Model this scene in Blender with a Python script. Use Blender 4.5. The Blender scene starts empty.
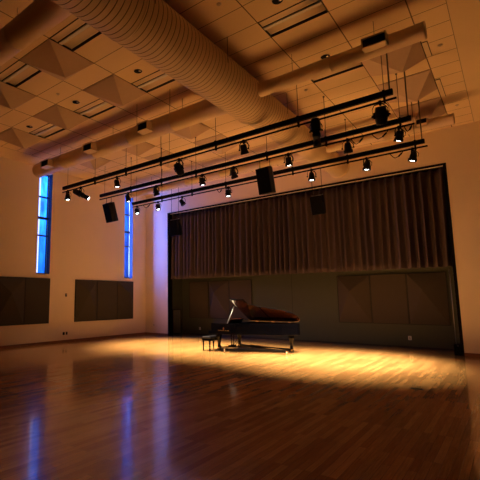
import bpy, bmesh, math, random
from mathutils import Vector, Matrix, Euler
random.seed(7)
S = 1.8                                   # eye height in metres; plan figures below are in eye heights
sc = bpy.context.scene
COL = sc.collection
PI = math.pi
TX, TY = .6772, .3386                     # ceiling tile, 4 x 2 ft
def gx(i): return -.602 + TX * i          # ceiling grid lines
def gy(j): return 4.894 + TY * j
CEIL = 4.09
XL, YB = -8.30, 8.741                     # left wall, back wall
XR, YR = 3.2, -3.0                        # right and rear walls (behind the camera)
OX0, OX1, OZ = -7.444, -.745, 3.43        # stage opening
YS = 9.47                                 # back wall of the stage recess

# ------------------------------------------------------------------ materials
def mat(name, col, rough=.6, metal=0., spec=.5, emis=None, estr=0., noise=0., nscale=8., bump=0., bscale=40., coat=0.):
    m = bpy.data.materials.new(name); m.use_nodes = True
    nt = m.node_tree; b = nt.nodes['Principled BSDF']
    b.inputs['Base Color'].default_value = (*col, 1); b.inputs['Roughness'].default_value = rough
    b.inputs['Metallic'].default_value = metal; b.inputs['Specular IOR Level'].default_value = spec
    b.inputs['Coat Weight'].default_value = coat; b.inputs['Coat Roughness'].default_value = .05
    if emis: b.inputs['Emission Color'].default_value = (*emis, 1); b.inputs['Emission Strength'].default_value = estr
    if noise or bump:
        tc = nt.nodes.new('ShaderNodeTexCoord')
    if noise:
        n = nt.nodes.new('ShaderNodeTexNoise'); n.inputs['Scale'].default_value = nscale; n.inputs['Detail'].default_value = 4
        nt.links.new(tc.outputs['Object'], n.inputs['Vector'])
        mx = nt.nodes.new('ShaderNodeMix'); mx.data_type = 'RGBA'
        mx.inputs['A'].default_value = (*[c * (1 - noise) for c in col], 1)
        mx.inputs['B'].default_value = (*[min(1, c * (1 + noise)) for c in col], 1)
        nt.links.new(n.outputs['Fac'], mx.inputs['Factor']); nt.links.new(mx.outputs['Result'], b.inputs['Base Color'])
    if bump:
        n2 = nt.nodes.new('ShaderNodeTexNoise'); n2.inputs['Scale'].default_value = bscale
        nt.links.new(tc.outputs['Object'], n2.inputs['Vector'])
        bp = nt.nodes.new('ShaderNodeBump'); bp.inputs['Strength'].default_value = bump; bp.inputs['Distance'].default_value = .01
        nt.links.new(n2.outputs['Fac'], bp.inputs['Height']); nt.links.new(bp.outputs['Normal'], b.inputs['Normal'])
    return m

M = dict(
    wall=mat('painted_plaster', (.82, .69, .52), .75, noise=.04, nscale=1.5, bump=.08, bscale=120, spec=.3),
    rear=mat('rear_wall_paint', (.13, .10, .07), .8, spec=.3),
    ceiltrim=mat('ceiling_edge_trim', (.30, .21, .13), .6),
    gyp=mat('ceiling_plaster', (.78, .60, .36), .8, noise=.03, nscale=2, spec=.3),
    duct=mat('painted_duct_metal', (.72, .545, .33), .5, noise=.05, nscale=3, spec=.4),
    seam=mat('duct_lock_seam', (.20, .14, .085), .7),
    pyr=mat('diffuser_panel', (.58, .43, .32), .8, noise=.04, spec=.2),
    stage=mat('stage_wall_paint', (.064, .068, .049), .6, noise=.08, nscale=1.2, bump=.05, spec=.3),
    panel=mat('acoustic_fabric', (.062, .054, .042), .9, noise=.12, nscale=60, bump=.2, bscale=300, spec=.15),
    spanel=mat('stage_acoustic_fabric', (.072, .057, .048), .9, noise=.12, nscale=60, bump=.2, bscale=300, spec=.15),
    edge=mat('panel_edge', (.012, .011, .010), .7),
    curtain=mat('velour_curtain', (.088, .060, .060), .8, noise=.15, nscale=5, spec=.25),
    black=mat('matte_black_metal', (.0025, .0025, .003), .65, spec=.12),
    blackp=mat('black_plastic', (.005, .005, .006), .5, spec=.25, noise=.1),
    grille=mat('speaker_grille', (.003, .003, .0035), .85, spec=.1, bump=.4, bscale=700),
    darkwood=mat('baseboard_wood', (.22, .085, .04), .45, noise=.2, nscale=6),
    lacquer=mat('black_piano_lacquer', (.0015, .0015, .003), .15, spec=.22),
    lidwood=mat('lid_underside_lacquer', (.026, .007, .003), .14, noise=.25, nscale=4, coat=.5),
    gold=mat('brass', (.85, .55, .18), .28, metal=1.),
    iron=mat('gold_iron_plate', (.40, .24, .08), .45, metal=.6),
    ivory=mat('white_keys', (.82, .80, .74), .3),
    chrome=mat('chrome', (.8, .8, .82), .15, metal=1.),
    steel=mat('grey_steel', (.34, .34, .33), .4, metal=.8),
    leather=mat('black_leather', (.008, .008, .013), .35, bump=.2, bscale=80),
    prop=mat('pale_painted_metal', (.50, .56, .66), .3, metal=.3),
    lens_on=mat('lit_lens', (.9, .9, .9), .1, emis=(.86, .93, 1.), estr=9.),
    lens_off=mat('dark_lens', (.10, .10, .13), .08, coat=1.),
    rod=mat('hanger_rod_metal', (.10, .07, .045), .5, metal=.4),
    white=mat('white_plastic', (.75, .72, .66), .4),
    tan=mat('troffer_enamel', (.76, .59, .37), .45),
    troffer_dark=mat('troffer_shadow_gap', (.03, .025, .02), .7),
    register_dark=mat('register_grille', (.02, .017, .015), .6),
    iron_dark=mat('dark_floor_box_metal', (.03, .025, .02), .5, metal=.5),
    sidelight1=mat('pale_pane_glare', (.3, .3, .35), .2, emis=(.50, .58, 1.), estr=2.0),  # glow that imitates the highlight at the pane edge
    sidelight2=mat('dim_pane_glare', (.3, .3, .35), .2, emis=(.40, .50, 1.), estr=.7),
    liner=mat('painted_jamb_shade', (.02, .03, .06), .6, spec=.2),  # shade of the far window jamb as a dark colour
    muntin=mat('dark_window_bar', (.015, .015, .02), .5),
    sprink=mat('sprinkler_cap', (.50, .40, .30), .4),
)

def nmath(nt, op, a, b=None, c=None):
    n = nt.nodes.new('ShaderNodeMath'); n.operation = op
    for k, v in enumerate((a, b, c)):
        if v is None: continue
        if isinstance(v, (int, float)): n.inputs[k].default_value = v
        else: nt.links.new(v, n.inputs[k])
    return n.outputs[0]

def ceiling_tiles():
    m = mat('ceiling_tiles', (.66, .59, .50), .85, spec=.2)
    nt = m.node_tree; b = nt.nodes['Principled BSDF']
    g = nt.nodes.new('ShaderNodeNewGeometry'); sp = nt.nodes.new('ShaderNodeSeparateXYZ'); nt.links.new(g.outputs['Position'], sp.inputs[0])
    def line(o, x0, step, w):
        d = nmath(nt, 'DIVIDE', nmath(nt, 'SUBTRACT', o, x0), step)
        d = nmath(nt, 'ABSOLUTE', nmath(nt, 'SUBTRACT', d, nmath(nt, 'ROUND', d)))
        return nmath(nt, 'LESS_THAN', d, w / step)
    L = nmath(nt, 'MAXIMUM', line(sp.outputs[0], gx(0) * S, TX * S, .011), line(sp.outputs[1], gy(0) * S, TY * S, .008))
    n = nt.nodes.new('ShaderNodeTexNoise'); n.inputs['Scale'].default_value = 25; n.inputs['Detail'].default_value = 5
    nt.links.new(g.outputs['Position'], n.inputs['Vector'])
    cr = nt.nodes.new('ShaderNodeMix'); cr.data_type = 'RGBA'
    cr.inputs['A'].default_value = (.76, .58, .345, 1); cr.inputs['B'].default_value = (.84, .645, .39, 1)
    nt.links.new(n.outputs['Fac'], cr.inputs['Factor'])
    mx = nt.nodes.new('ShaderNodeMix'); mx.data_type = 'RGBA'; nt.links.new(L, mx.inputs['Factor'])
    nt.links.new(cr.outputs['Result'], mx.inputs['A']); mx.inputs['B'].default_value = (.17, .115, .075, 1)
    nt.links.new(mx.outputs['Result'], b.inputs['Base Color'])
    return m
M['tiles'] = ceiling_tiles()

def wood_floor():
    m = mat('strip_wood_floor', (.4, .2, .1), .24)
    nt = m.node_tree; b = nt.nodes['Principled BSDF']
    g = nt.nodes.new('ShaderNodeNewGeometry'); sp = nt.nodes.new('ShaderNodeSeparateXYZ'); nt.links.new(g.outputs['Position'], sp.inputs[0])
    cb = nt.nodes.new('ShaderNodeCombineXYZ'); nt.links.new(sp.outputs[1], cb.inputs[0]); nt.links.new(sp.outputs[0], cb.inputs[1])
    br = nt.nodes.new('ShaderNodeTexBrick'); nt.links.new(cb.outputs[0], br.inputs['Vector'])
    br.inputs['Scale'].default_value = 1; br.inputs['Brick Width'].default_value = 1.1; br.inputs['Row Height'].default_value = .085
    br.inputs['Mortar Size'].default_value = .0016; br.inputs['Mortar Smooth'].default_value = .3; br.offset = .37; br.offset_frequency = 3
    br.inputs['Color1'].default_value = (.56, .315, .120, 1); br.inputs['Color2'].default_value = (.35, .175, .064, 1)
    br.inputs['Mortar'].default_value = (.12, .045, .015, 1)
    mp = nt.nodes.new('ShaderNodeMapping'); mp.inputs['Scale'].default_value = (1.2, 22, 1); nt.links.new(cb.outputs[0], mp.inputs['Vector'])
    n = nt.nodes.new('ShaderNodeTexNoise'); n.inputs['Scale'].default_value = 2.5; n.inputs['Detail'].default_value = 6; nt.links.new(mp.outputs[0], n.inputs['Vector'])
    mx = nt.nodes.new('ShaderNodeMix'); mx.data_type = 'RGBA'; mx.blend_type = 'MULTIPLY'; mx.inputs['Factor'].default_value = .55
    rp = nt.nodes.new('ShaderNodeValToRGB'); rp.color_ramp.elements[0].position = .3; rp.color_ramp.elements[1].position = .72
    rp.color_ramp.elements[0].color = (.55, .50, .45, 1); rp.color_ramp.elements[1].color = (1.1, 1.1, 1.1, 1)
    nt.links.new(n.outputs['Fac'], rp.inputs['Fac'])
    nt.links.new(br.outputs['Color'], mx.inputs['A']); nt.links.new(rp.outputs['Color'], mx.inputs['B'])
    nt.links.new(mx.outputs['Result'], b.inputs['Base Color'])
    b.inputs['Specular IOR Level'].default_value = .25; b.inputs['Coat Weight'].default_value = .5; b.inputs['Coat Roughness'].default_value = .085; b.inputs['Coat IOR'].default_value = 1.6
    # varnish: slightly different gloss from board to board, faint waviness across the boards
    n3 = nt.nodes.new('ShaderNodeTexNoise'); n3.inputs['Scale'].default_value = 9; nt.links.new(mp.outputs[0], n3.inputs['Vector'])
    rr = nmath(nt, 'MULTIPLY_ADD', n3.outputs['Fac'], .10, .19); nt.links.new(rr, b.inputs['Roughness'])
    bp = nt.nodes.new('ShaderNodeBump'); bp.inputs['Strength'].default_value = .12; bp.inputs['Distance'].default_value = .004
    h = nmath(nt, 'SUBTRACT', nmath(nt, 'MULTIPLY', n.outputs['Fac'], .4), br.outputs['Fac'])
    nt.links.new(h, bp.inputs['Height']); nt.links.new(bp.outputs['Normal'], b.inputs['Normal'])
    return m
M['floor'] = wood_floor()

def dusk_glass(k):
    """Window pane at dusk: the blue light coming through it, uneven like trees and sky behind it."""
    m = mat('dusk_window_glass', (.02, .03, .05), .06)
    nt = m.node_tree; b = nt.nodes['Principled BSDF']
    g = nt.nodes.new('ShaderNodeNewGeometry'); mp = nt.nodes.new('ShaderNodeMapping'); mp.inputs['Scale'].default_value = (1, 2.2, .55)
    nt.links.new(g.outputs['Position'], mp.inputs['Vector'])
    n = nt.nodes.new('ShaderNodeTexNoise'); n.inputs['Scale'].default_value = 2.2; n.inputs['Detail'].default_value = 3; nt.links.new(mp.outputs[0], n.inputs['Vector'])
    rp = nt.nodes.new('ShaderNodeValToRGB'); e = rp.color_ramp.elements
    e[0].position = .36; e[0].color = (.004, .045, .48, 1); e[1].position = .66; e[1].color = (.012, .17, .90, 1)
    nt.links.new(n.outputs['Fac'], rp.inputs['Fac'])
    nt.links.new(rp.outputs['Color'], b.inputs['Emission Color'])
    sp = nt.nodes.new('ShaderNodeSeparateXYZ'); nt.links.new(g.outputs['Position'], sp.inputs[0])
    mr = nt.nodes.new('ShaderNodeMapRange'); mr.inputs['From Min'].default_value = 2.8; mr.inputs['From Max'].default_value = 6.2   # trees below, open sky above
    mr.inputs['To Min'].default_value = 1.0 * k; mr.inputs['To Max'].default_value = 4.5 * k
    nt.links.new(sp.outputs[2], mr.inputs['Value']); nt.links.new(mr.outputs[0], b.inputs['Emission Strength'])
    return m
M['glass1'] = dusk_glass(1.3); M['glass2'] = dusk_glass(.32)

# ------------------------------------------------------------------ mesh helpers
class MB:
    """Collects shapes into one mesh."""
    def __init__(s): s.v = []; s.f = []; s.sm = []; s.mi = []; s.k = 0
    def add(s, vs, fs, smooth=False):
        o = len(s.v); s.v += [tuple(v) for v in vs]
        for f in fs: s.f.append([i + o for i in f]); s.sm.append(smooth); s.mi.append(s.k)
        return s
    def box(s, c, d, rot=None):
        R = rot or Matrix.Identity(3); c = Vector(c)
        vs = [c + R @ Vector((x * d[0] / 2, y * d[1] / 2, z * d[2] / 2)) for x in (-1, 1) for y in (-1, 1) for z in (-1, 1)]
        return s.add(vs, [(0, 1, 3, 2), (4, 6, 7, 5), (0, 4, 5, 1), (2, 3, 7, 6), (0, 2, 6, 4), (1, 5, 7, 3)])
    def bx(s, x0, x1, y0, y1, z0, z1): return s.box(((x0 + x1) / 2, (y0 + y1) / 2, (z0 + z1) / 2), (x1 - x0, y1 - y0, z1 - z0))
    def lathe(s, prof, p=(0, 0, 0), axis=(0, 0, 1), n=20, cap=True):
        """prof: (distance along axis, radius)"""
        p = Vector(p); a = Vector(axis).normalized(); u = a.orthogonal().normalized(); w = a.cross(u)
        vs = []; fs = []
        for t, r in prof:
            for i in range(n):
                q = 2 * PI * i / n; vs.append(p + a * t + (u * math.cos(q) + w * math.sin(q)) * r)
        for k in range(len(prof) - 1):
            for i in range(n):
                j = (i + 1) % n; fs.append((k * n + i, k * n + j, (k + 1) * n + j, (k + 1) * n + i))
        s.add(vs, fs, True)
        if cap:
            m = len(prof) - 1
            s.add(vs[:n], [list(range(n - 1, -1, -1))]); s.add(vs[m * n:], [list(range(n))])
        return s
    def cyl(s, a, b, r, r2=None, n=12):
        a = Vector(a); b = Vector(b); return s.lathe([(0, r), ((b - a).length, r if r2 is None else r2)], a, b - a, n)
    def tube(s, pts, r, n=8):
        pts = [Vector(p) for p in pts]; vs = []; fs = []
        up = None
        for k, p in enumerate(pts):
            d = (pts[min(k + 1, len(pts) - 1)] - pts[max(k - 1, 0)]).normalized()
            up = d.orthogonal().normalized() if up is None else (up - d * up.dot(d)).normalized()
            w = d.cross(up)
            for i in range(n):
                q = 2 * PI * i / n; vs.append(p + (up * math.cos(q) + w * math.sin(q)) * r)
        for k in range(len(pts) - 1):
            for i in range(n):
                j = (i + 1) % n; fs.append((k * n + i, k * n + j, (k + 1) * n + j, (k + 1) * n + i))
        s.add(vs, fs, True); m = (len(pts) - 1) * n
        s.add(vs[:n], [list(range(n - 1, -1, -1))]); s.add(vs[m:], [list(range(n))])
        return s
    def prism(s, out, z0, z1, smooth=False):
        n = len(out); vs = [(x, y, z0) for x, y in out] + [(x, y, z1) for x, y in out]
        s.add(vs, [(i, (i + 1) % n, n + (i + 1) % n, n + i) for i in range(n)], smooth)
        s.add(vs, [list(range(n - 1, -1, -1)), list(range(n, 2 * n))])
        return s
    def build(s, name, m, parent=None, bevel=0., loc=None):
        me = bpy.data.meshes.new(name); me.from_pydata(s.v, [], s.f)
        ms = m if isinstance(m, (list, tuple)) else [m]
        for q in ms: me.materials.append(q)
        for p, sm, mi in zip(me.polygons, s.sm, s.mi): p.use_smooth = sm; p.material_index = mi
        bm = bmesh.new(); bm.from_mesh(me); bmesh.ops.remove_doubles(bm, verts=bm.verts, dist=1e-5)
        bmesh.ops.recalc_face_normals(bm, faces=bm.faces); bm.to_mesh(me); bm.free()
        o = bpy.data.objects.new(name, me); COL.objects.link(o)
        if parent: o.parent = parent
        if loc: o.location = loc
        if bevel:
            b = o.modifiers.new('bevel', 'BEVEL'); b.width = bevel; b.segments = 2; b.limit_method = 'ANGLE'
        return o

def tag(o, label, cat, group=None):
    o['label'] = label; o['category'] = cat
    if group: o['group'] = group
    return o
def thing(name, label, cat, loc=(0, 0, 0), rz=0, group=None):
    o = bpy.data.objects.new(name, None); COL.objects.link(o); o.location = loc; o.rotation_euler = (0, 0, rz)
    o.empty_display_size = .1
    return tag(o, label, cat, group)
def struct(o, label=None):
    o['kind'] = 'structure'
    if label: o['label'] = label
    return o
def copy_tree(o, parent=None):
    c = o.copy(); COL.objects.link(c)
    if parent: c.parent = parent
    for ch in list(o.children): copy_tree(ch, c)
    return c
def quad_wall(name, m, rects, axis, val, thick, loc=None):
    """Wall made of blocks: rects (a0,a1,z0,z1) along the free axis; axis 0 = wall at x, 1 = wall at y."""
    b = MB()
    for a0, a1, z0, z1 in rects:
        if axis == 0: b.bx(val * S, val * S + thick, a0 * S, a1 * S, z0 * S, z1 * S)
        else: b.bx(a0 * S, a1 * S, val * S, val * S + thick, z0 * S, z1 * S)
    return struct(b.build(name, m))

# ------------------------------------------------------------------ the setting
b = MB(); b.bx((XL - .25) * S, (XR + .1) * S, (YR - .1) * S, (YS + .15) * S, -.12, 0)
struct(b.build('floor', M['floor']), 'glossy brown strip wood floor')

# ceiling: tile field with holes for the troffers, plain plaster border
TROFF = [(-5, -7), (-7, -7), (-5, -3), (-7, -3), (-9, -3), (-2, -3), (-5, 1), (-2, 1)]
xb = [-8.3, -7.72] + [gx(i) for i in range(-10, 1)] + [-.275, XR + .1]
yb = [YR - .1] + [gy(j) for j in range(-20, 12)] + [YB + .06]
b = MB()
for i in range(len(xb) - 1):
    for j in range(len(yb) - 1):
        ci = round((xb[i] + .602) / TX); cj = round((yb[j] - 4.894) / TY)
        if (ci, cj) in TROFF and 2 <= i < len(xb) - 2 and j > 0: continue
        b.k = 1 if i == 0 or i == len(xb) - 2 else 0
        x0, x1, y0, y1 = xb[i] * S, xb[i + 1] * S, yb[j] * S, yb[j + 1] * S
        b.add([(x0, y0, CEIL * S), (x1, y0, CEIL * S), (x1, y1, CEIL * S), (x0, y1, CEIL * S)], [(0, 3, 2, 1)])
ce = struct(b.build('ceiling', [M['tiles'], M['gyp']]), 'tan ceiling of suspended tiles with plain border')
for e0, e1 in ((-.278, -.272), (-7.723, -7.717)):
    b = MB(); b.bx(e0 * S, e1 * S, YR * S, YB * S, CEIL * S - .006, CEIL * S - .0005); struct(b.build('trim_5' if e0 > -1 else 'trim_6', M['ceiltrim']))

# left wall with two tall slit windows
W1 = (5.136, 5.485, 1.597, 4.0); W2 = (7.875, 8.200, 1.59, 4.0)
TH = .34
rects = [(YR - .1, W1[0], 0, CEIL), (W1[0], W1[1], 0, W1[2]), (W1[0], W1[1], W1[3], CEIL), (W1[1], W2[0], 0, CEIL),
         (W2[0], W2[1], 0, W2[2]), (W2[0], W2[1], W2[3], CEIL), (W2[1], YB + .1, 0, CEIL)]
quad_wall('wall_left', M['wall'], rects, 0, XL, -TH)
for n, (y0, y1, z0, z1) in enumerate((W1, W2), 1):
    w = bpy.data.objects.new('window_%d' % n, None); COL.objects.link(w); struct(w, ('tall slit window above the corner acoustic panel pair', 'tall slit window closest to the stage corner')[n - 1])
    w.location = (XL * S - TH, (y0 + y1) / 2 * S, z0 * S)
    hw = (y1 - y0) / 2 * S; hh = (z1 - z0) * S
    g = MB(); g.bx(.0, .012, -hw, hw, 0, hh); g.build('window_pane', M['glass%d' % n], w)['kind'] = 'structure'
    g = MB(); g.bx(.0125, .018, -hw + .215, -hw + .27, .05, hh - .05); g.build('glare_strip', M['sidelight%d' % n], w)['kind'] = 'structure'  # added glowing strip: painted highlight along the near pane edge, no separate pane
    f = MB()
    for z in (3.433, 2.925, 2.505):
        zz = (z - z0) * S; t = .05 if abs(z - 2.925) < .01 else .028
        f.bx(.012, .10, -hw, hw, zz - t, zz + t)
    f.bx(.012, .10, -hw, hw, 0, .05); f.bx(.012, .10, -hw, hw, hh - .05, hh)
    f.bx(.012, .06, hw - .03, hw, .05, hh - .05); f.bx(.012, .06, -hw, -hw + .03, .05, hh - .05)
    f.build('window_frame', M['muntin'], w)['kind'] = 'structure'
    g = MB(); g.bx(.10, TH - .004, hw - .008, hw - .001, 0, hh); g.build('window_liner', M['liner'], w)['kind'] = 'structure'  # added dark strip: paints the far jamb as if in blue shade

# back wall with the stage opening
quad_wall('wall_back', M['wall'], [(XL, OX0, 0, CEIL), (OX0, OX1, OZ, CEIL), (OX1, XR, 0, CEIL)], 1, YB, .25)
quad_wall('wall_right', M['rear'], [(YR - .1, YB + .1, 0, CEIL)], 0, XR, .2)
quad_wall('wall_rear', M['rear'], [(XL - .1, XR + .1, 0, CEIL)], 1, YR, -.2)
b = MB(); b.bx((OX0 - .15) * S, (OX1 + .15) * S, YS * S, YS * S + .15, 0, (OZ + .35) * S)
struct(b.build('wall_stage_back', M['stage']), 'dark olive back wall of the stage recess')
b = MB(); b.bx((OX0 - .15) * S, (OX0 - .056) * S, YB * S + .25, YS * S, 0, (OZ + .35) * S)
struct(b.build('wall_stage_left', M['stage']))
b = MB(); b.bx((OX1 + .056) * S, (OX1 + .15) * S, YB * S + .25, YS * S, 0, (OZ + .35) * S)
struct(b.build('wall_stage_right', M['stage']))
b = MB(); b.bx((OX0 - .15) * S, (OX1 + .15) * S, YB * S + .25, YS * S + .1, (OZ + .3) * S, (OZ + .35) * S)
struct(b.build('ceiling_stage', M['edge']))
# black steel trim round the opening
b = MB(); b.bx((OX0) * S, (OX0 + .028) * S, YB * S - .01, YB * S + .3, 0, OZ * S); struct(b.build('trim_1', M['black']))
b = MB(); b.bx((OX1 - .05) * S, OX1 * S, YB * S - .01, YB * S + .3, 0, OZ * S); struct(b.build('trim_2', M['black']))
b = MB(); b.bx(OX0 * S, OX1 * S, YB * S - .02, YB * S + .03, OZ * S - .035, OZ * S + .03); struct(b.build('trim_3', M['black']))
b = MB(); b.bx(-4.128 * S, -4.118 * S, YS * S - .006, YS * S, 0, OZ * S); struct(b.build('trim_4', M['edge']))
for nm, bxs in (('baseboard_left', (XL * S, XL * S + .018, YR * S, YB * S)), ('baseboard_back', (XL * S, OX0 * S, YB * S - .018, YB * S)),
                ('baseboard_right', (OX1 * S, XR * S, YB * S - .018, YB * S))):
    b = MB(); b.bx(*bxs, 0, .10); struct(b.build(nm, M['darkwood'], bevel=.004))
b = MB(); b.bx((OX0 - .05) * S, (OX1 + .05) * S, YS * S - .015, YS * S, 0, .06); struct(b.build('baseboard_stage', M['edge']))

# ------------------------------------------------------------------ ceiling fittings
def troffer_proto():
    t = thing('ceiling_troffer', '', 'ceiling light')
    w, d, hgt = TX * S, TY * S, .13
    h = MB(); z = 0.03
    h.bx(-w / 2, w / 2, -d / 2, d / 2, hgt, hgt + .012)
    for s_ in (-1, 1):
        h.bx(-w / 2, w / 2, s_ * d / 2 - (.012 if s_ > 0 else 0), s_ * d / 2 + (0 if s_ > 0 else .012), 0, hgt)
        h.bx(s_ * w / 2 - (.012 if s_ > 0 else 0), s_ * w / 2 + (0 if s_ > 0 else .012), -d / 2, d / 2, 0, hgt)
    h.build('housing', M['troffer_dark'], t)
    def vane(y0, y1, z0, z1, bow, name, mt):
        r = MB(); n = 8; vs = []
        for i in range(n + 1):
            q = i / n; y = y0 + (y1 - y0) * q; zz = z0 + (z1 - z0) * q + bow * math.sin(PI * q)
            vs += [(-w / 2 + .012, y, zz), (w / 2 - .012, y, zz), (-w / 2 + .012, y, zz + .005), (w / 2 - .012, y, zz + .005)]
        fs = []
        for i in range(n):
            a = 4 * i; fs += [(a, a + 4, a + 5, a + 1), (a + 2, a + 3, a + 7, a + 6), (a, a + 2, a + 6, a + 4), (a + 1, a + 5, a + 7, a + 3)]
        fs += [(0, 1, 3, 2), (4 * n, 4 * n + 2, 4 * n + 3, 4 * n + 1)]
        r.add(vs, fs, True); r.build(name, mt, t)
    vane(-.292, -.115, .006, .012, .016, 'reflector', M['tan'])
    vane(.022, .266, .034, .040, .006, 'reflector', M['tan'])
    l = MB(); l.bx(-w / 2 + .012, w / 2 - .012, -.07, .008, .004, .026); l.build('lens_strip', M['white'], t)
    return t
TLAB = {(-5, -7): 'recessed ceiling troffer tucked beside the big spiral duct, nearest row', (-7, -7): 'recessed ceiling troffer at the left frame edge between two pyramid panels',
        (-9, -7): 'recessed ceiling troffer beyond the left frame edge', (-5, -3): 'recessed ceiling troffer beside the spiral duct in front of the branch pipe',
        (-7, -3): 'recessed ceiling troffer between the two middle pyramid panels', (-9, -3): 'recessed ceiling troffer closest to the left wall, between the last two pyramids',
        (-2, -3): 'recessed ceiling troffer right of the spiral duct, top centre', (-5, 1): 'recessed ceiling troffer half hidden behind the left branch pipe by the spiral duct',
        (-7, 1): 'recessed ceiling troffer hidden behind the left branch pipe', (-2, 1): 'recessed ceiling troffer peeking out under the right branch pipe'}
tp = None
for ij in TROFF:
    if tp is None: tp = t = troffer_proto()
    else: t = copy_tree(tp)
    t.location = ((gx(ij[0]) + TX / 2) * S, (gy(ij[1]) + TY / 2) * S, CEIL * S - .012)
    tag(t, TLAB[ij], 'ceiling light', 'recessed ceiling troffers')

PLAB = {(-6, -7): 'pyramid ceiling panel closest to the viewer, beside the spiral duct', (-8, -7): 'pyramid ceiling panel cut by the left frame edge',
        (-6, -4): 'pyramid ceiling panel just above the register box of the left branch pipe', (-8, -4): 'middle pyramid ceiling panel of the row before the left branch pipe',
        (-10, -4): 'pyramid ceiling panel nearest the left wall', (-6, 1): 'pyramid ceiling panel beyond the branch pipe, closest to the spiral duct',
        (-8, 1): 'pyramid ceiling panel beyond the branch pipe, second from the spiral duct', (-10, 1): 'pyramid ceiling panel beyond the branch pipe, by the left wall',
        (-6, 4): 'pyramid ceiling panel above the near lighting bar, left of the spiral duct', (-8, 4): 'pyramid ceiling panel far back above the near bar, left side',
        (-1, 1): 'pyramid ceiling panel under the end of the right branch pipe', (-1, 4): 'pyramid ceiling panel right of the near lighting bar end',
        (-1, 7): 'pyramid ceiling panel just before the rear branch pipe end'}
for (i, j), lab in PLAB.items():
    w, d, dep = TX * S, 2 * TY * S, 0.228 * S
    e = .012; ax, ay = (.63 - .5) * w, (.62 - .5) * d
    b = MB(); vs = [(-w / 2 + e, -d / 2 + e, 0), (w / 2 - e, -d / 2 + e, 0), (w / 2 - e, d / 2 - e, 0), (-w / 2 + e, d / 2 - e, 0),
                    (-w / 2 + e, -d / 2 + e, -.02), (w / 2 - e, -d / 2 + e, -.02), (w / 2 - e, d / 2 - e, -.02), (-w / 2 + e, d / 2 - e, -.02), (ax, ay, -dep)]
    b.add(vs, [(0, 1, 2, 3), (0, 4, 5, 1), (1, 5, 6, 2), (2, 6, 7, 3), (3, 7, 4, 0), (4, 8, 5), (5, 8, 6), (6, 8, 7), (7, 8, 4)])
    o = b.build('pyramid_diffuser', M['pyr'], loc=((gx(i) + TX / 2) * S, (gy(j) + TY) * S, CEIL * S))
    tag(o, lab, 'ceiling panel', 'pyramid diffuser panels in the ceiling')

DL = [(-3.677, 3.709, 'round downlight in the ceiling, left of and closest to the spiral duct'), (-5.041, 3.706, 'round downlight in the ceiling, middle one of the left row'),
      (-6.427, 3.733, 'round downlight in the ceiling, closest to the left wall'), (-1.629, 3.700, 'round downlight with bright rim cut by the top frame edge'),
      (-1.600, 5.03, 'round downlight showing just above the right branch pipe')]
for x, y, lab in DL:
    t = thing('downlight', lab, 'ceiling light', (x * S, y * S, CEIL * S), group='round downlights')
    b = MB(); b.lathe([(-.001, .118), (-.012, .114), (-.012, .104), (-.003, .102)], n=28, cap=False); b.build('trim_ring', M['tan'], t)
    b = MB(); b.lathe([(-.002, .103), (-.006, .10)], n=28); b.build('baffle', M['black'], t)
    b = MB(); b.lathe([(-.006, .035), (-.012, .030), (-.016, .015)], (.045, .02, 0), n=20); b.build('lamp', M['chrome'], t)
SP = [(-5.042, 3.374, 'small sprinkler cap on the ceiling between the pyramid panels'), (-2.126, 3.35, 'small sprinkler cap on the ceiling right of the spiral duct near the top edge'),
      (-2.122, 5.699, 'small sprinkler cap on the ceiling in the angle of spiral duct and right branch'), (-.429, 5.705, 'small sprinkler cap on the ceiling beside the right branch pipe end'),
      (-.438, 7.757, 'small sprinkler cap on the ceiling beside the rear branch pipe end')]
for x, y, lab in SP:
    t = thing('sprinkler', lab, 'sprinkler', (x * S, y * S, CEIL * S), group='sprinklers')
    b = MB(); b.lathe([(0, .05), (-.008, .046), (-.012, .03), (-.014, .012)], n=20); b.build('escutcheon', M['sprink'], t)
    b = MB(); b.cyl((0, 0, -.012), (0, 0, -.026), .012); b.lathe([(-.026, .022), (-.030, .022)], n=12); b.build('deflector', M['sprink'], t)
for y0, y1, lab in ((1.8, 2.95, 'narrow dark edged slot diffuser by the first right pyramid panel'), (5.1, 7.1, 'narrow dark edged slot diffuser by the rear right pyramid panels')):
    t = thing('slot_diffuser', lab, 'vent', (-.569 * S, gy((y0 + y1) / 2) * S, CEIL * S), group='slot diffusers')
    L = (y1 - y0) * TY * S
    b = MB(); b.bx(-.06, .06, -L / 2, L / 2, -.012, 0); b.build('frame', M['troffer_dark'], t)
    b = MB(); b.bx(-.048, .048, -L / 2 + .012, L / 2 - .012, -.018, -.012); b.build('plate', M['tan'], t)

# ------------------------------------------------------------------ ducts
xs, zs = -2.642, 3.76
def spiral(y0, y1, r, pitch=.118, n=56, taper=None):
    b = MB(); y0 *= S; y1 *= S; r *= S
    prof = [(0, 0), (.03, 0), (.42, 0), (.81, 0), (.84, 0), (.855, -.012), (.955, -.012), (.97, 0)]
    N = int(math.ceil((y1 - y0) / pitch)) + 1
    vs = []; fs = []; rows = 0
    for k in range(-1, N):
        for f, dr in prof:
            for i in range(n + 1):
                th = 2 * PI * i / n; y = min(max(y0 + (k + f + i / n) * pitch, y0), y1)
                vs.append(((xs * S) + (r + dr) * math.cos(th), y, zs * S + (r + dr) * math.sin(th)))
            rows += 1
    m = n + 1
    for k in range(rows - 1):
        for i in range(n): fs.append((k * m + i, k * m + i + 1, (k + 1) * m + i + 1, (k + 1) * m + i))
    b.add(vs, fs, True)
    b.mi = [1 if (q // n) % len(prof) in (4, 5, 6) else 0 for q in range(len(fs))]
    return b
SEC = [(-1.6, 4.98, .285), (4.98, 6.20, .256), (6.20, 7.62, .226), (7.62, 8.741, .206)]
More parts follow.
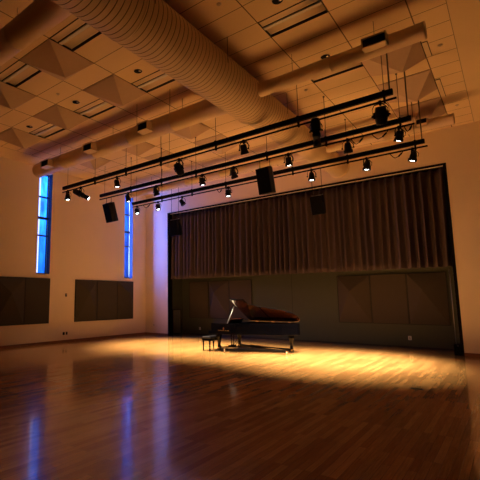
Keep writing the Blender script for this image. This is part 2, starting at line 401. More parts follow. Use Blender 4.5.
sd = thing('spiral_duct', 'huge ribbed spiral air duct running along the ceiling to the back wall', 'duct', (xs * S, 4 * S, zs * S))
off = Matrix.Translation((-xs * S, -4 * S, -zs * S))
for y0, y1, r in SEC:
    o = spiral(y0, y1, r).build('duct_section', [M['duct'], M['seam']], sd); o.data.transform(off)
for k, (y, r, r2) in enumerate(((4.98, .285, .256), (6.20, .256, .226), (7.62, .226, .206))):
    b = MB(); b.lathe([(-.03, r * S + .006), (0, r * S + .006), (.004, r * S - .01), (.02, r2 * S - .03)], ((xs - xs) * S, (y - 4) * S, 0), (0, 1, 0), n=56, cap=False)
    b.build('reducer', M['duct'], sd)
for y in (2.50, 3.88):
    b = MB(); b.lathe([(-.02, .283 * S), (-.018, .289 * S), (.018, .289 * S), (.02, .283 * S)], (0, (y - 4) * S, 0), (0, 1, 0), n=56, cap=False)
    b.build('coupling_band', M['duct'], sd)
b = MB(); b.lathe([(-.06, .205 * S), (-.05, 0.228 * S), (-.01, 0.228 * S)], (0, (8.741 - 4) * S, 0), (0, 1, 0), n=56, cap=False); b.build('wall_collar', M['gyp'], sd)
for y in (1.0, 2.6, 3.873, 5.6, 7.3):
    r = [q[2] for q in SEC if q[0] <= y < q[1]][0] * S
    for s_ in (-1, 1):
        b = MB(); b.cyl((s_ * (r + .008), (y - 4) * S, 0), (s_ * (r + .008), (y - 4) * S, (CEIL - zs) * S), .006, n=6); b.build('hanger_rod', M['rod'], sd)

def branch(name, lab, y, z, x0, x1, r, regs, capend):
    t = thing(name, lab, 'duct', (x0 * S, y * S, z * S))
    L = (x1 - x0) * S; R = r * S
    b = MB(); pr = []
    nseg = max(2, int(L / 1.5))
    for k in range(nseg):
        a, c = L * k / nseg, L * (k + 1) / nseg
        pr += [(a, R), (c - .012, R), (c - .010, R + .004), (c - .002, R + .004)]
    b.lathe(pr + [(L, R)], (0, 0, 0), (1, 0, 0), n=40, cap=False); b.build('pipe', M['duct'], t)
    b = MB(); xx = L if capend > 0 else 0
    b.lathe([(-.03, R + .005), (0, R + .005), (.012 * capend, R * .97)] if capend > 0 else [(.03, R + .005), (0, R + .005), (-.012, R * .97)], (xx, 0, 0), (1, 0, 0), n=40); b.build('end_cap', M['duct'], t)
    for (a, c, z0, z1, ya, yb_) in regs:
        x_a, x_c = (a - x0) * S, (c - x0) * S; za, zc = (z0 - z) * S, (z1 - z) * S; y_a, y_b = (ya - y) * S, (yb_ - y) * S
        b = MB(); tt = .02
        b.bx(x_a, x_c, y_a, y_b, za, za + tt); b.bx(x_a, x_c, y_a, y_b, zc - tt, zc)
        b.bx(x_a, x_a + tt, y_a, y_b, za, zc); b.bx(x_c - tt, x_c, y_a, y_b, za, zc)
        rg = b.build('register_box', M['duct'], t)
        g = MB(); g.bx(x_a + tt, x_c - tt, y_a + .05, y_a + .06, za + tt, zc - tt)
        k = 0; 
        while za + tt + .03 + .035 * k < zc - tt: 
            g.box(((x_a + x_c) / 2, y_a + .03, za + tt + .02 + .035 * k), (x_c - x_a - 2 * tt, .03, .003), Matrix.Rotation(.6, 3, 'X')); k += 1
        g.build('grille', M['register_dark'], rg)
    for k in range(1, max(2, int(L / 2.6)) + 1):
        q = L * (k - .5) / max(2, int(L / 2.6)); b = MB(); b.cyl((q, 0, R), (q, 0, (CEIL - z) * S), .006, n=6); b.build('hanger_rod', M['rod'], t)
y1 = 4.70; z1 = 3.76
branch('branch_duct', 'round branch air duct left of the spiral duct with three register boxes', y1, z1, -7.66, xs - .255, .1455,
       [(-4.43, -4.20, 3.66, 3.80, 4.44, 4.60), (-5.81, -5.56, 3.66, 3.80, 4.44, 4.60), (-7.18, -6.90, 3.66, 3.80, 4.44, 4.60)], -1)
branch('branch_duct', 'thinner round branch duct right of the spiral duct with one register box', y1, z1, xs + .25, -.467, .090,
       [(-1.03, -.785, 3.655, 3.772, 4.44, 4.545)], 1)
branch('branch_duct', 'dark round branch duct across the top left corner', 2.01, z1, -8.285, xs - .255, .134, [], -1)
branch('branch_duct', 'slim round branch duct along the back wall left of the spiral duct', 7.43, 3.755, -7.66, xs - .20, .083, [], -1)
branch('branch_duct', 'slim round branch duct along the back wall ending at the right', 7.43, 3.755, xs + .195, -.475, .083,
       [(-.97, -.81, 3.73, 3.83, 7.26, 7.40)], 1)

# ------------------------------------------------------------------ lighting bars
BZ = 3.397
PIPE = BZ - .086
BARS = [('near', 5.115, -7.33, -.881, (-6.264, -5.37, -4.50, -3.36, -2.03, -.975), 'black lighting bar nearest the viewer, longest in the picture, under the branch ducts'),
        ('mid', 6.065, -7.225, -.853, (-6.206, -5.322, -4.448, -2.972, -1.99, -.987), 'middle one of the three black overhead lighting bars'),
        ('back', 7.12, -7.234, -.85, (-6.234, -5.34, -4.45, -2.98, -1.993, -.979), 'black lighting bar closest to the stage curtain')]
for key, y, x0, x1, hang, lab in BARS:
    t = thing('lighting_bar', lab, 'lighting bar', (x0 * S, y * S, BZ * S), group='overhead lighting bars')
    L = (x1 - x0) * S
    b = MB(); b.bx(0, L, -.045, .045, -.06, .06); b.build('raceway', M['black'], t, bevel=.006)
    b = MB(); b.cyl((-.03, 0, -.086 * S), (L + .06, 0, -.086 * S), .0235, n=14); b.build('pipe', M['black'], t)
    for x in hang:
        xx = (x - x0) * S
        b = MB(); b.bx(xx - .025, xx + .025, -.055, .055, -.065, .075); b.bx(xx - .02, xx + .02, -.03, .03, -.086 * S - .045, -.06)
        b.build('hanger_bracket', M['black'], t, bevel=.004)
        b = MB(); b.cyl((xx, 0, .07), (xx, 0, (CEIL - BZ) * S), .008, n=8); b.cyl((xx, 0, (CEIL - BZ) * S - .03), (xx, 0, (CEIL - BZ) * S), .025, n=10); b.build('hanger_rod', M['rod'], t)
    for xx, r in ((.20 * S * .7, .006), (L - .035 * S, .016)):
        b = MB(); b.cyl((xx, .02, .055), (xx, .02, (CEIL - BZ) * S), r, n=8); b.build('conduit', M['rod'], t)
# thin cables from the ceiling in front of the branch pipe down to the near bar
for (x, y, xe, lab) in ((-3.654, 4.359, -4.29, 'thin vertical feed cable crossing the branch pipe near the spiral duct'), (-4.357, 4.376, -5.06, 'thin vertical feed cable crossing the branch pipe at its register box')):
    b = MB(); b.tube([(x * S, y * S, CEIL * S), ((x + xe) / 2 * S, (y + 5.085) / 2 * S, (CEIL + BZ + .03) / 2 * S - .02), (xe * S, 5.09 * S, (BZ + .036) * S)], .007, 6)
    tag(b.build('feed_cable', M['rod']), lab, 'cable', 'feed cables')

# ------------------------------------------------------------------ stage lights
def yoke_mesh(w, drop):
    b = MB(); pts = [(-w, 0, -drop), (-w, 0, -drop * .45), (-w * .75, 0, -drop * .18), (0, 0, -drop * .10), (w * .75, 0, -drop * .18), (w, 0, -drop * .45), (w, 0, -drop)]
    for p, q in zip(pts, pts[1:]):
        d = Vector(q) - Vector(p); c = (Vector(p) + Vector(q)) / 2
        b.box(c, (d.length + .012, .03, .008), Matrix.Rotation(-math.atan2(d.z, d.x), 3, 'Y'))
    for s_ in (-1, 1): b.cyl((s_ * w - .012 * s_, 0, -drop), (s_ * (w + .022), 0, -drop), .02, n=10)
    return b
def clamp_mesh():
    b = MB(); b.lathe([(-.025, .04), (.025, .04)], (0, 0, 0), (1, 0, 0), 14); b.bx(-.02, .02, -.03, .03, -.075, -.02)
    b.cyl((0, .035, -.03), (0, .075, -.03), .008, n=8)
    return b
def body_mesh(kind):
    b = MB()
    if kind == 'fresnel':       # short can with flared front and cooling fins
        b.lathe([(.13, .045), (.125, .07), (.09, .085), (-.03, .088), (-.05, .098), (-.085, .105), (-.125, .112), (-.125, .100), (-.09, .07)], axis=(0, 0, 1), n=24)
        for k in range(5): b.lathe([(.02 + .02 * k, .092 - .003 * k), (.026 + .02 * k, .092 - .003 * k)], n=24)
    elif kind == 'par':         # stubby can with a wide hood
        b.lathe([(.15, .03), (.145, .055), (.10, .075), (.02, .09), (-.04, .092), (-.06, .112), (-.13, .114), (-.13, .102), (-.09, .075)], n=24)
        b.cyl((0, 0, .14), (0, .03, .19), .018, n=8)
    elif kind == 'profile':     # long ellipsoidal
        b.lathe([(.30, .05), (.29, .085), (.22, .105), (.05, .11), (.02, .085), (-.05, .08), (-.05, .09), (-.14, .09), (-.14, .078), (-.30, .078), (-.30, .092), (-.36, .092), (-.36, .078), (-.34, .07)], n=24)
        b.bx(-.11, .11, -.11, .11, .0, .045)
    elif kind == 'moving':      # boxy motorised fixture
        b.lathe([(.19, .07), (.18, .10), (.06, .125), (-.08, .125), (-.16, .105), (-.19, .10), (-.19, .085), (-.17, .08)], n=20)
        b.bx(-.15, .15, -.06, .06, -.05, .08)
    return b
LENS = {'fresnel': (.066, -.105), 'par': (.070, -.105), 'profile': (.070, -.345), 'moving': (.08, -.178)}
DROP = {'fresnel': .23, 'par': .23, 'profile': .26, 'moving': .30}
WID = {'fresnel': .125, 'par': .135, 'profile': .13, 'moving': .16}
proto = {}
def stage_light(kind, x, bary, target, label, on, power=0., cone=38., blend=.9, dx=0):
    """target: point the lamp looks at, in eye heights"""
    key = kind
    if key not in proto:
        t = thing('stage_light', '', 'stage light')
        clamp_mesh().build('clamp', M['black'], t); yoke_mesh(WID[kind], DROP[kind]).build('yoke', M['black'], t)
        hb = body_mesh(kind).build('lamp_housing', M['blackp'], t); hb.location = (0, 0, -DROP[kind])
        r, z = LENS[kind]
        l = MB(); l.lathe([(z + .012, r), (z, r), (z - .012, r * .75), (z - .018, r * .3)], n=24); l.build('lens', M['lens_off'], hb)
        c = MB(); c.tube([(.0, .03, -.02), (.07, .05, -.06), (.13, .06, -.14), (.12, .05, -.23), (.05, .03, -.20), (.02, .0, -.16)], .009, 6); c.build('cable', M['black'], t)
        proto[key] = t; cp = t
    else: cp = copy_tree(proto[key])
    cp.location = (x * S, bary * S, PIPE * S)
    piv = Vector((x * S, bary * S, PIPE * S - DROP[kind])); d = (Vector(target) * S - piv)
    pan = math.atan2(d.x, -d.y); tilt = math.atan2(math.hypot(d.x, d.y), -d.z)
    # housing looks along -Z; tilt about its X axis after panning
    eul = (Matrix.Rotation(pan, 4, 'Z') @ Matrix.Rotation(-tilt, 4, 'X')).to_euler()
    for ch in cp.children:
        n = ch.name.split('.')[0]
        if n == 'yoke': ch.rotation_euler = (0, 0, pan)
        if n == 'lamp_housing':
            ch.rotation_euler = eul
            for le in ch.children:
                if le.name.startswith('lens'):
                    if kind + '_off' not in proto: proto[kind + '_off'] = le.data
                    if not on: le.data = proto[kind + '_off']
                    if on:
                        key2 = kind + '_on'
                        if key2 not in proto:
                            me = proto[kind + '_off'].copy(); me.materials.clear(); me.materials.append(M['lens_on']); proto[key2] = me
                        le.data = proto[key2]
            if power:
                ld = bpy.data.lights.new('stage_lamp', 'SPOT'); ld.energy = power; ld.color = LAMP; ld.spot_size = math.radians(cone); ld.spot_blend = blend
                ld.shadow_soft_size = .06
                lo = bpy.data.objects.new('stage_lamp', ld); COL.objects.link(lo); lo.parent = ch; lo.location = (0, 0, LENS[kind][1] - .06)
    tag(cp, label, 'stage light', 'stage lights on the overhead bars')
    return cp
LAMP = (1., .775, .46)
POW = 3350.
B1, B2, B3 = 5.115, 6.065, 7.12
FIX = [
    ('par', -7.158, B1, (-7.0, 5.2, 0), 'lit stage light at the far left end of the nearest bar', 1, .05, 60),
    ('profile', -6.72, B1, (-4.7, 6.75, 1.75), 'long lit profile spotlight tilted sideways on the nearest bar', 1, .0, 30),
    ('fresnel', -5.617, B1, (-5.4, 5.6, 0), 'lit stage light on the nearest bar above the left hung speaker', 1, .05, 56),
    ('moving', -4.10, B1, (-3.7, 7.0, 0), 'bulky dark motorised stage light on the nearest bar left of centre', 0, 0, 40),
    ('fresnel', -2.872, B1, (-3.0, 6.6, 0), 'stage light on the nearest bar under the spiral duct', 0, 0, 40),
    ('profile', -1.80, B1, (-2.2, 6.6, 0), 'large dark profile spotlight hanging across the middle bar, right of the spiral duct', 0, 0, 36),
    ('moving', -1.024, B1, (-1.3, 6.4, 0), 'chunky dark stage light at the right end of the nearest bar', 0, 0, 40),
    ('par', -6.299, B2, (-5.9, 6.7, 0), 'lit stage light in front of the far slit window', 1, .8, 68),
    ('par', -5.473, B2, (-5.3, 7.4, 0), 'dark stage light on the middle bar crossing the back bar, left part', 0, 0, 44),
    ('fresnel', -4.308, B2, (-4.2, 6.7, 0), 'lit stage light on the middle bar left of centre', 1, 1., 64),
    ('par', -3.622, B2, (-3.5, 7.7, 0), 'stage light on the middle bar just left of the central hung speaker', 0, 0, 42),
    ('fresnel', -2.601, B2, (-2.6, 6.6, 0), 'stage light on the middle bar just right of the central hung speaker', 1, 1., 64),
    ('par', -1.683, B2, (-1.9, 7.4, 0), 'dark stage light on the middle bar between slim duct and big profile spot', 0, 0, 44),
    ('fresnel', -1.011, B2, (-1.9, 6.6, 0), 'brightly lit stage light at the right end of the middle bar', 1, .8, 64),
    ('fresnel', -7.067, B3, (-6.3, 7.1, 0), 'lit stage light at the left end of the back bar beside the slit window', 1, .8, 62),
    ('fresnel', -6.361, B3, (-5.8, 7.1, 0), 'lit stage light on the back bar before the blue lit wall strip', 1, .9, 60),
    ('fresnel', -5.626, B3, (-4.0, 8.2, 0), 'dark slanted stage light over the left curtain corner', 0, 0, 34),
    ('fresnel', -4.397, B3, (-4.4, 7.1, 0), 'lit stage light on the back bar over the curtain left of the central speaker', 1, 1., 60),
    ('par', -2.631, B3, (-2.7, 7.2, 0), 'lit stage light on the back bar, right of the central speaker', 1, 1., 60),
    ('par', -1.695, B3, (-2.1, 7.3, 0), 'stage light on the back bar in front of the pale round duct collar', 1, .9, 58),
    ('par', -1.02, B3, (-1.9, 7.2, 0), 'lit stage light at the right end of the back bar', 1, .7, 52),
]
for k, x, y, tg, lab, on, pw, cone in FIX: stage_light(k, x, y, tg, lab, on, pw * POW, cone)
# loose cable loops under the bars
for (x, y, w, sag, lab) in ((-.90, B2, .10, .14, 'black cable loop hanging off the right end of the middle bar'), (-1.25, B2, .22, .16, 'sagging black cable with plug left of the bright middle bar light'),
                            (-1.25, B3, .2, .15, 'sagging black cable with plug left of the right back bar light'), (-1.55, B2, .18, .16, 'short drooping cable on the middle bar beside the dark stage light'),
                            (-6.75, B3, .25, .14, 'drooping cable between the two left lights of the back bar'), (-4.62, B3, .12, .12, 'small cable loop on the back bar left of the lit light')):
    pts = [((x + w * (q / 8 - .5)) * S, y * S + .035, PIPE * S + .01 - sag * math.sin(PI * q / 8) * (1.2 if q < 4 else 1.)) for q in range(9)]
    b = MB(); b.tube(pts, .011, 6); b.cyl(Vector(pts[5]), Vector(pts[7]), .022, n=8)
    tag(b.build('loose_cable', M['black']), lab, 'cable', 'loose cables under the bars')

# ------------------------------------------------------------------ hung speakers
def speaker(x, y, ztop, lab, rz, pitch, pipe_z, w=.46, hgt=.78, d=.36):
    t = thing('hung_speaker', lab, 'speaker', (x * S, y * S, ztop * S), rz, 'black speakers hung over the stage')
    R = Matrix.Rotation(pitch, 3, 'X')
    out = [(-w / 2, -d / 2), (w / 2, -d / 2), (w / 2, 0), (w * .32, d / 2), (-w * .32, d / 2), (-w / 2, 0)]
    def tilt(o): o.data.transform(Matrix.Translation((0, 0, -.10)) @ R.to_4x4()); return o
    b = MB(); b.prism(out, -hgt, 0); tilt(b.build('cabinet', M['blackp'], t, bevel=.012))
    b = MB(); b.bx(-w / 2 + .02, w / 2 - .02, -d / 2 - .012, -d / 2, -hgt + .02, -.02); tilt(b.build('grille', M['grille'], t))
    b = MB(); b.bx(-w / 2 + .03, w / 2 - .03, -.03, .03, .0, .02)
    for s_ in (-1, 1): b.bx(s_ * w * .42 - .01, s_ * w * .42 + .01, -.03, .03, -.02, .04)
    tilt(b.build('flybar', M['steel'], t))
    top = (pipe_z - ztop) * S
    for s_ in (-1, 1):
        b = MB(); b.cyl((s_ * w * .38, 0, -.09), (s_ * w * .38, 0, top), .009, n=6); b.build('suspension_cable', M['black'], t)
speaker(-6.92, B2, 3.235, 'black box speaker hung at the left end of the middle bar', -.15, .28, PIPE)
speaker(-3.02, B2, 3.225, 'black box speaker hung from the middle bar at the picture centre', -.12, .20, PIPE)
speaker(-6.60, 8.05, 3.10, 'black box speaker hung before the left corner of the curtain', 0, .22, CEIL, .56, .74, .36)
speaker(-2.88, 8.05, 3.11, 'black box speaker hung before the right half of the curtain', 0, .28, CEIL, .46, .68, .36)

# ------------------------------------------------------------------ curtain
def curtain():
    x0, x1 = -7.42 * S, -.80 * S; yc = 8.97 * S; z0, z1 = 1.555 * S, 3.395 * S
    edges = [x0]
    while edges[-1] < x1: edges.append(edges[-1] + random.uniform(.17, .36))
    amps = [random.uniform(.20, .36) for _ in edges]; sh = [random.uniform(-.12, .12) for _ in edges]
    nx, nz = 1100, 14; vs = []
    for k in range(nz + 1):
        q = k / nz; z = z0 + (z1 - z0) * q
        for i in range(nx + 1):
            x = x0 + (x1 - x0) * i / nx
            xw = x + .03 * (1 - q) * math.sin(x * 3.1)
            j = max(0, min(len(edges) - 2, next((n for n in range(len(edges) - 1) if edges[n + 1] > xw), len(edges) - 2)))
            f = min(1, max(0, (xw - edges[j]) / (edges[j + 1] - edges[j])))
            g = .5 - .5 * math.cos(2 * PI * f)
            g = g ** 1.7
            a = amps[j] * (1 - .30 * q)
            vs.append((x, yc - a * g + .02 * math.sin(6 * f + 9 * j) * (1 - q), z + (.010 * g if k == 0 else 0)))
    fs = [(k * (nx + 1) + i, k * (nx + 1) + i + 1, (k + 1) * (nx + 1) + i + 1, (k + 1) * (nx + 1) + i) for k in range(nz) for i in range(nx)]
    t = thing('stage_curtain', 'long dark brown pleated curtain hung across the top of the stage opening', 'curtain', (-4.1 * S, yc, z0))
    b = MB(); b.add(vs, fs, True); o = b.build('drape', M['curtain'], t); o.data.transform(Matrix.Translation((4.1 * S, -yc, -z0)))
    so = o.modifiers.new('thickness', 'SOLIDIFY'); so.thickness = .008
    b = MB(); b.bx((-7.42 + 4.1) * S, (-.80 + 4.1) * S, -.05, .05, z1 - z0, z1 - z0 + .05); b.build('curtain_track', M['black'], t)
curtain()

# ------------------------------------------------------------------ acoustic panels
def panel_set(name, lab, kinds, widths, origin, axis, mt, ap):
    """Panels side by side on a wall. origin = start corner (eye heights), axis 'y': on the left wall, running +y; 'x': on the stage wall, running +x."""
    p = 0
    for n, (k, w) in enumerate(zip(kinds, widths)):
        W = w * S; H = 1.03 * S; lbl = lab[n]
        if axis == 'y': t = thing(name, lbl, 'acoustic panel', (XL * S, (origin[0] + p) * S, .466 * S), PI / 2, 'dark acoustic wall panels')
        else: t = thing(name, lbl, 'acoustic panel', ((origin[0] + p) * S, YS * S, .466 * S), 0, 'dark acoustic wall panels')
        # local frame: x along the wall, -y out of the wall
        e = .022
        b = MB(); d = .055
        b.bx(0.003, W - .003, -d, -.001, 0, e); b.bx(0.003, W - .003, -d, -.001, H - e, H)
        b.bx(.003, .003 + e, -d, -.001, e, H - e); b.bx(W - .003 - e, W - .003, -d, -.001, e, H - e)
        b.build('panel_edge', M['edge'], t)
        b = MB(); i = e + .003
        vs = [(i, -.01, e), (W - i, -.01, e), (W - i, -.01, H - e), (i, -.01, H - e), (i, -d + .004, e), (W - i, -d + .004, e), (W - i, -d + .004, H - e), (i, -d + .004, H - e)]
        base = [(0, 1, 2, 3), (0, 4, 5, 1), (1, 5, 6, 2), (2, 6, 7, 3), (3, 7, 4, 0)]
        if k == 'p': vs.append((W * ap[n][0], -.055 - ap[n][2], H * ap[n][1])); base += [(4, 8, 5), (5, 8, 6), (6, 8, 7), (7, 8, 4)]
        else: base += [(4, 7, 6, 5)]
        b.add(vs, base); b.build('fabric_face', mt, t)
        p += w
panel_set('acoustic_panel', ['dark pyramid acoustic panel cut by the left frame edge', 'flat dark acoustic panel under the near slit window'], 'pf', (.69, .626), (4.178,), 'y', M['panel'], [(.46, .66, .21), 0])
panel_set('acoustic_panel', ['dark pyramid acoustic panel at the start of the three on the left wall', 'flat dark acoustic panel in the middle of the left wall trio', 'dark pyramid acoustic panel under the far slit window'],
          'pfp', (.689, .697, .604), (6.218,), 'y', M['panel'], [(.52, .70, .21), 0, (.62, .68, .21)])
panel_set('acoustic_panel', ['flat brown stage panel behind the piano keyboard end', 'brown pyramid stage panel behind the raised piano lid prop', 'flat brown stage panel behind the piano lid'],
          'fpf', (.677, .677, .677), (-7.235,), 'x', M['spanel'], [0, (.38, .70, .22), 0])
panel_set('acoustic_panel', ['brown pyramid stage panel right of the piano', 'flat brown stage panel between the two right pyramid panels', 'brown pyramid stage panel at the right end of the stage wall'],
          'pfp', (.69, .69, .69), (-3.045,), 'x', M['spanel'], [(.42, .66, .22), 0, (.42, .66, .22)])

# ------------------------------------------------------------------ wall devices
def plate(name, lab, cat, loc, rz, w, h, mt, slots, mt2):
    t = thing(name, lab, cat, loc, rz)
    b = MB(); b.bx(-w / 2, w / 2, -.012, 0, -h / 2, h / 2); b.build('cover_plate', mt, t, bevel=.003)
    for sx, sz, sw, sh in slots:
        b = MB(); b.bx(sx - sw / 2, sx + sw / 2, -.016, -.012, sz - sh / 2, sz + sh / 2); b.build('socket', mt2, t)
plate('wall_control', 'small dark control box on the left wall between the panel groups', 'wall control', (XL * S, 5.962 * S, 1.114 * S), PI / 2, .09, .13, M['blackp'], [(0, .01, .05, .06)], M['steel'])
plate('wall_outlet', 'dark double outlet low on the left wall', 'outlet', (XL * S, 5.925 * S, .206 * S), PI / 2, .10, .12, M['blackp'], [(0, .0, .05, .08)], M['black'])
plate('wall_outlet', 'dark single outlet beside the double outlet low on the left wall', 'outlet', (XL * S, 6.01 * S, .206 * S), PI / 2, .08, .12, M['blackp'], [(0, .0, .04, .08)], M['black'])
plate('wall_outlet', 'white outlet on the stage wall left of the piano', 'outlet', (-6.882 * S, YS * S, .176 * S), 0, .10, .14, M['white'], [(0, .03, .04, .035), (0, -.03, .04, .035)], M['black'])
plate('wall_outlet', 'white outlet on the stage wall under the right panels', 'outlet', (-1.684 * S, YS * S, .198 * S), 0, .10, .14, M['white'], [(0, .03, .04, .035), (0, -.03, .04, .035)], M['black'])
plate('wall_button', 'tiny dark button low on the pale strip of back wall', 'button', (-7.968 * S, YB * S, .273 * S), 0, .04, .05, M['blackp'], [(0, 0, .02, .02)], M['steel'])

# return air grille on the left side wall of the recess
t = thing('return_grille', 'low dark slatted grille on the left side wall of the stage recess', 'vent', ((OX0 - .056) * S, 9.19 * S, .04), -PI / 2)
t.rotation_euler = (0, 0, PI / 2)
b = MB()
for x0_, x1_, z0_, z1_ in ((-.34, -.30, 0, 1.24), (.30, .34, 0, 1.24), (-.30, .30, 0, .04), (-.30, .30, 1.20, 1.24)): b.bx(x0_, x1_, -.03, 0, z0_, z1_)
b.build('frame', M['edge'], t)
b = MB()
for k in range(9): b.bx(-.27 + k * .065, -.245 + k * .065, -.026, -.006, .04, 1.20)
b.build('slats', M['steel'], t)

# curtain hoist post at the right jamb
t = thing('curtain_hoist', 'black curtain hoist base with two thin guide rails at the right stage jamb', 'curtain hoist', (-.83 * S, 8.83 * S, 0))
b = MB(); b.bx(-.11, .11, -.15, .10, 0, .34); b.build('motor_box', M['black'], t, bevel=.01)
for dx in (-.05, .06):
    b = MB(); b.cyl((dx, -.02, .34), (dx, -.02, 1.50 * S), .012, n=8); b.build('guide_rail', M['steel'], t)
b = MB(); b.lathe([(-.005, .03), (.0, .03)], (-.0, -.15, .30), (0, -1, 0), 12); b.build('indicator', M['steel'], t)

# floor box
t = thing('floor_box', 'small dark metal floor box cover set in the wood floor', 'floor box', (-.917 * S, 5.314 * S, 0))
b = MB(); b.bx(-.11, .11, -.07, .07, 0, .004); b.build('frame', M['iron_dark'], t)
b = MB(); b.bx(-.095, .095, -.055, .055, .004, .007); b.build('lid', M['black'], t)

# ------------------------------------------------------------------ grand piano
PX, PY = -4.615, 6.72                       # treble front corner (eye heights)
def P2(u, v): return (u * S, v * S)
def spline(pts, n=8):
    out = []
    for i in range(len(pts) - 1):
        p0 = pts[max(i - 1, 0)]; p1 = pts[i]; p2 = pts[i + 1]; p3 = pts[min(i + 2, len(pts) - 1)]
        for k in range(n):
            t_ = k / n
            out.append(tuple(.5 * ((2 * p1[a]) + (-p0[a] + p2[a]) * t_ + (2 * p0[a] - 5 * p1[a] + 4 * p2[a] - p3[a]) * t_ ** 2 + (-p0[a] + 3 * p1[a] - 3 * p2[a] + p3[a]) * t_ ** 3) for a in (0, 1)))
    out.append(pts[-1]); return out
curve = spline([(.43, .0), (.52, .02), (.62, .10), (.74, .19), (.92, .275), (1.10, .335), (1.25, .385), (1.37, .46), (1.455, .56), (1.488, .67), (1.473, .78), (1.41, .855), (1.31, .88)], 6)
W = .88
def outline(u0, inset=0.):
    o = [(u0, 0)] + [c for c in curve if c[0] > u0 + .01] + [(u0, W)]
    if inset:
        c = Vector((.7, .5)); r = []
        n = len(o)
        for i in range(n):
            a, p, q = Vector(o[i - 1]), Vector(o[i]), Vector(o[(i + 1) % n])
            t1 = (p - a).normalized(); t2 = (q - p).normalized(); nn = (Vector((-t1.y, t1.x)) + Vector((-t2.y, t2.x)))
            nn.normalize(); k = inset / max(.5, nn.dot(Vector((-t2.y, t2.x)))); p2 = p + nn * k; r.append((p2.x, p2.y))
        o = r
    return o
def sc2(o): return [P2(*p) for p in o]
pn = thing('grand_piano', 'black concert grand piano with raised lid standing in the light pool', 'piano', (PX * S, PY * S, 0))
Zb, Zt = .328 * S, .534 * S
# rim: band of the outline, hollow
o1, o2 = sc2(outline(.0)), sc2(outline(.0, .03))
b = MB(); n = len(o1)
vs = [(*p, Zb) for p in o1] + [(*p, Zt) for p in o1] + [(*p, Zt) for p in o2] + [(*p, Zb) for p in o2]
fs = []
for i in range(n - 1):                      # open at the keyboard end
    j = i + 1
    fs += [(i, j, n + j, n + i), (n + i, n + j, 2 * n + j, 2 * n + i), (2 * n + i, 2 * n + j, 3 * n + j, 3 * n + i), (3 * n + i, 3 * n + j, j, i)]
fs += [(0, n, 2 * n, 3 * n), (n - 1, 4 * n - 1, 3 * n - 1, 2 * n - 1)]
b.add(vs, fs, False); rim = b.build('rim', M['lacquer'], pn, bevel=.006)
for p in rim.data.polygons: p.use_smooth = False
b = MB(); b.prism(sc2(outline(.30, .03)), Zb + .02, Zb + .05); b.build('soundboard', M['lidwood'], pn)
b = MB(); b.prism(sc2(outline(.34, .045)), Zt - .16, Zt - .135); b.build('iron_plate', M['iron'], pn)
b = MB()
for k in range(40):
    v = .10 + .72 * k / 39
    ue = next((p[0] + (q[0] - p[0]) * (v - p[1]) / max(1e-6, q[1] - p[1]) for p, q in zip(curve, curve[1:]) if p[1] <= v <= q[1]), 1.4) - (.12 if v < .4 else .16)
    b.cyl((.40 * S, v * S, Zt - .12), (max(ue, .46) * S, v * S, Zt - .12), .0025, n=5)
b.build('strings', M['gold'], pn)
b = MB(); b.bx(-.02 * S, .30 * S, .02 * S, (W - .02) * S, Zb, Zb + .07); b.build('keybed', M['lacquer'], pn, bevel=.006)
# white and black keys
b = MB()
for k in range(52):
    v0 = .075 + (W - .15) * k / 52; v1 = .075 + (W - .15) * (k + 1) / 52
    b.bx(-.005 * S, .085 * S, v0 * S + .001, v1 * S - .001, Zb + .08, Zb + .105)
b.build('white_keys', M['ivory'], pn)
b = MB()
for k in range(51):
    if k % 7 in (1, 4): continue
    v = .075 + (W - .15) * (k + 1) / 52; b.bx(.03 * S, .085 * S, v * S - .006, v * S + .006, Zb + .10, Zb + .118)
b.build('black_keys', M['lacquer'], pn)
for v0, v1 in ((.032, .072), (W - .072, W - .032)):
    b = MB(); b.bx(-.01 * S, .09 * S, v0 * S, v1 * S, Zb + .07, Zb + .14); b.build('cheek_block', M['lacquer'], pn, bevel=.008)
b = MB(); b.bx(-.075 * S, -.015 * S, .01 * S, (W - .01) * S, Zb - .01, Zb + .10); b.build('key_slip', M['lacquer'], pn, bevel=.006)
b = MB(); b.box((.105 * S, W / 2 * S, Zb + .19), (.022, (W - .14) * S, .20), Matrix.Rotation(.25, 3, 'Y')); b.build('fallboard', M['lacquer'], pn, bevel=.004)
b = MB(); b.bx(.12 * S, .36 * S, .03 * S, (W - .03) * S, Zt - .055, Zt - .035); b.build('tuning_deck', M['lacquer'], pn)
b = MB(); b.box((.30 * S, .44 * S, Zt + .05), (.02, .50 * S, .20), Matrix.Rotation(.6, 3, 'Y')); b.build('music_desk', M['lidwood'], pn, bevel=.004)
# lid, hinged on the bass side, opened; front flap folded back on top
ang = math.radians(29)
RL = Matrix.Translation((0, W * S, Zt + .012)) @ Matrix.Rotation(-ang, 4, 'X') @ Matrix.Translation((0, -W * S, 0))
lo_ = [(u, v - .006) for u, v in outline(.39)]
b = MB(); b.prism(sc2(lo_), .006, .028); lid = b.build('lid', [M['lacquer'], M['lidwood']], pn, bevel=.004)
for p in lid.data.polygons:
    if p.normal.z < -.7: p.material_index = 1
lid.data.transform(RL)
b = MB(); b.bx(.355 * S, .66 * S, -0.005 * S, W * S, .034, .060); fl = b.build('front_flap', M['lacquer'], pn, bevel=.004); fl.data.transform(RL)
b = MB(); b.bx(.86 * S, .885 * S, .27 * S, .85 * S, -.004, .006); bt = b.build('lid_batten', M['lacquer'], lid); bt.data.transform(RL)
b = MB()
for u in (.5, .85, 1.2): b.cyl((u * S, W * S + .004, Zt + .012), ((u + .06) * S, W * S + .004, Zt + .012), .008, n=8)
b.build('hinge', M['gold'], pn)
b = MB(); b.cyl((.35 * S, .03 * S, Zt - .01), (.40 * S, .22 * S, (.534 + .66 * math.sin(ang)) * S), .015, n=10); b.build('lid_prop', M['prop'], pn)
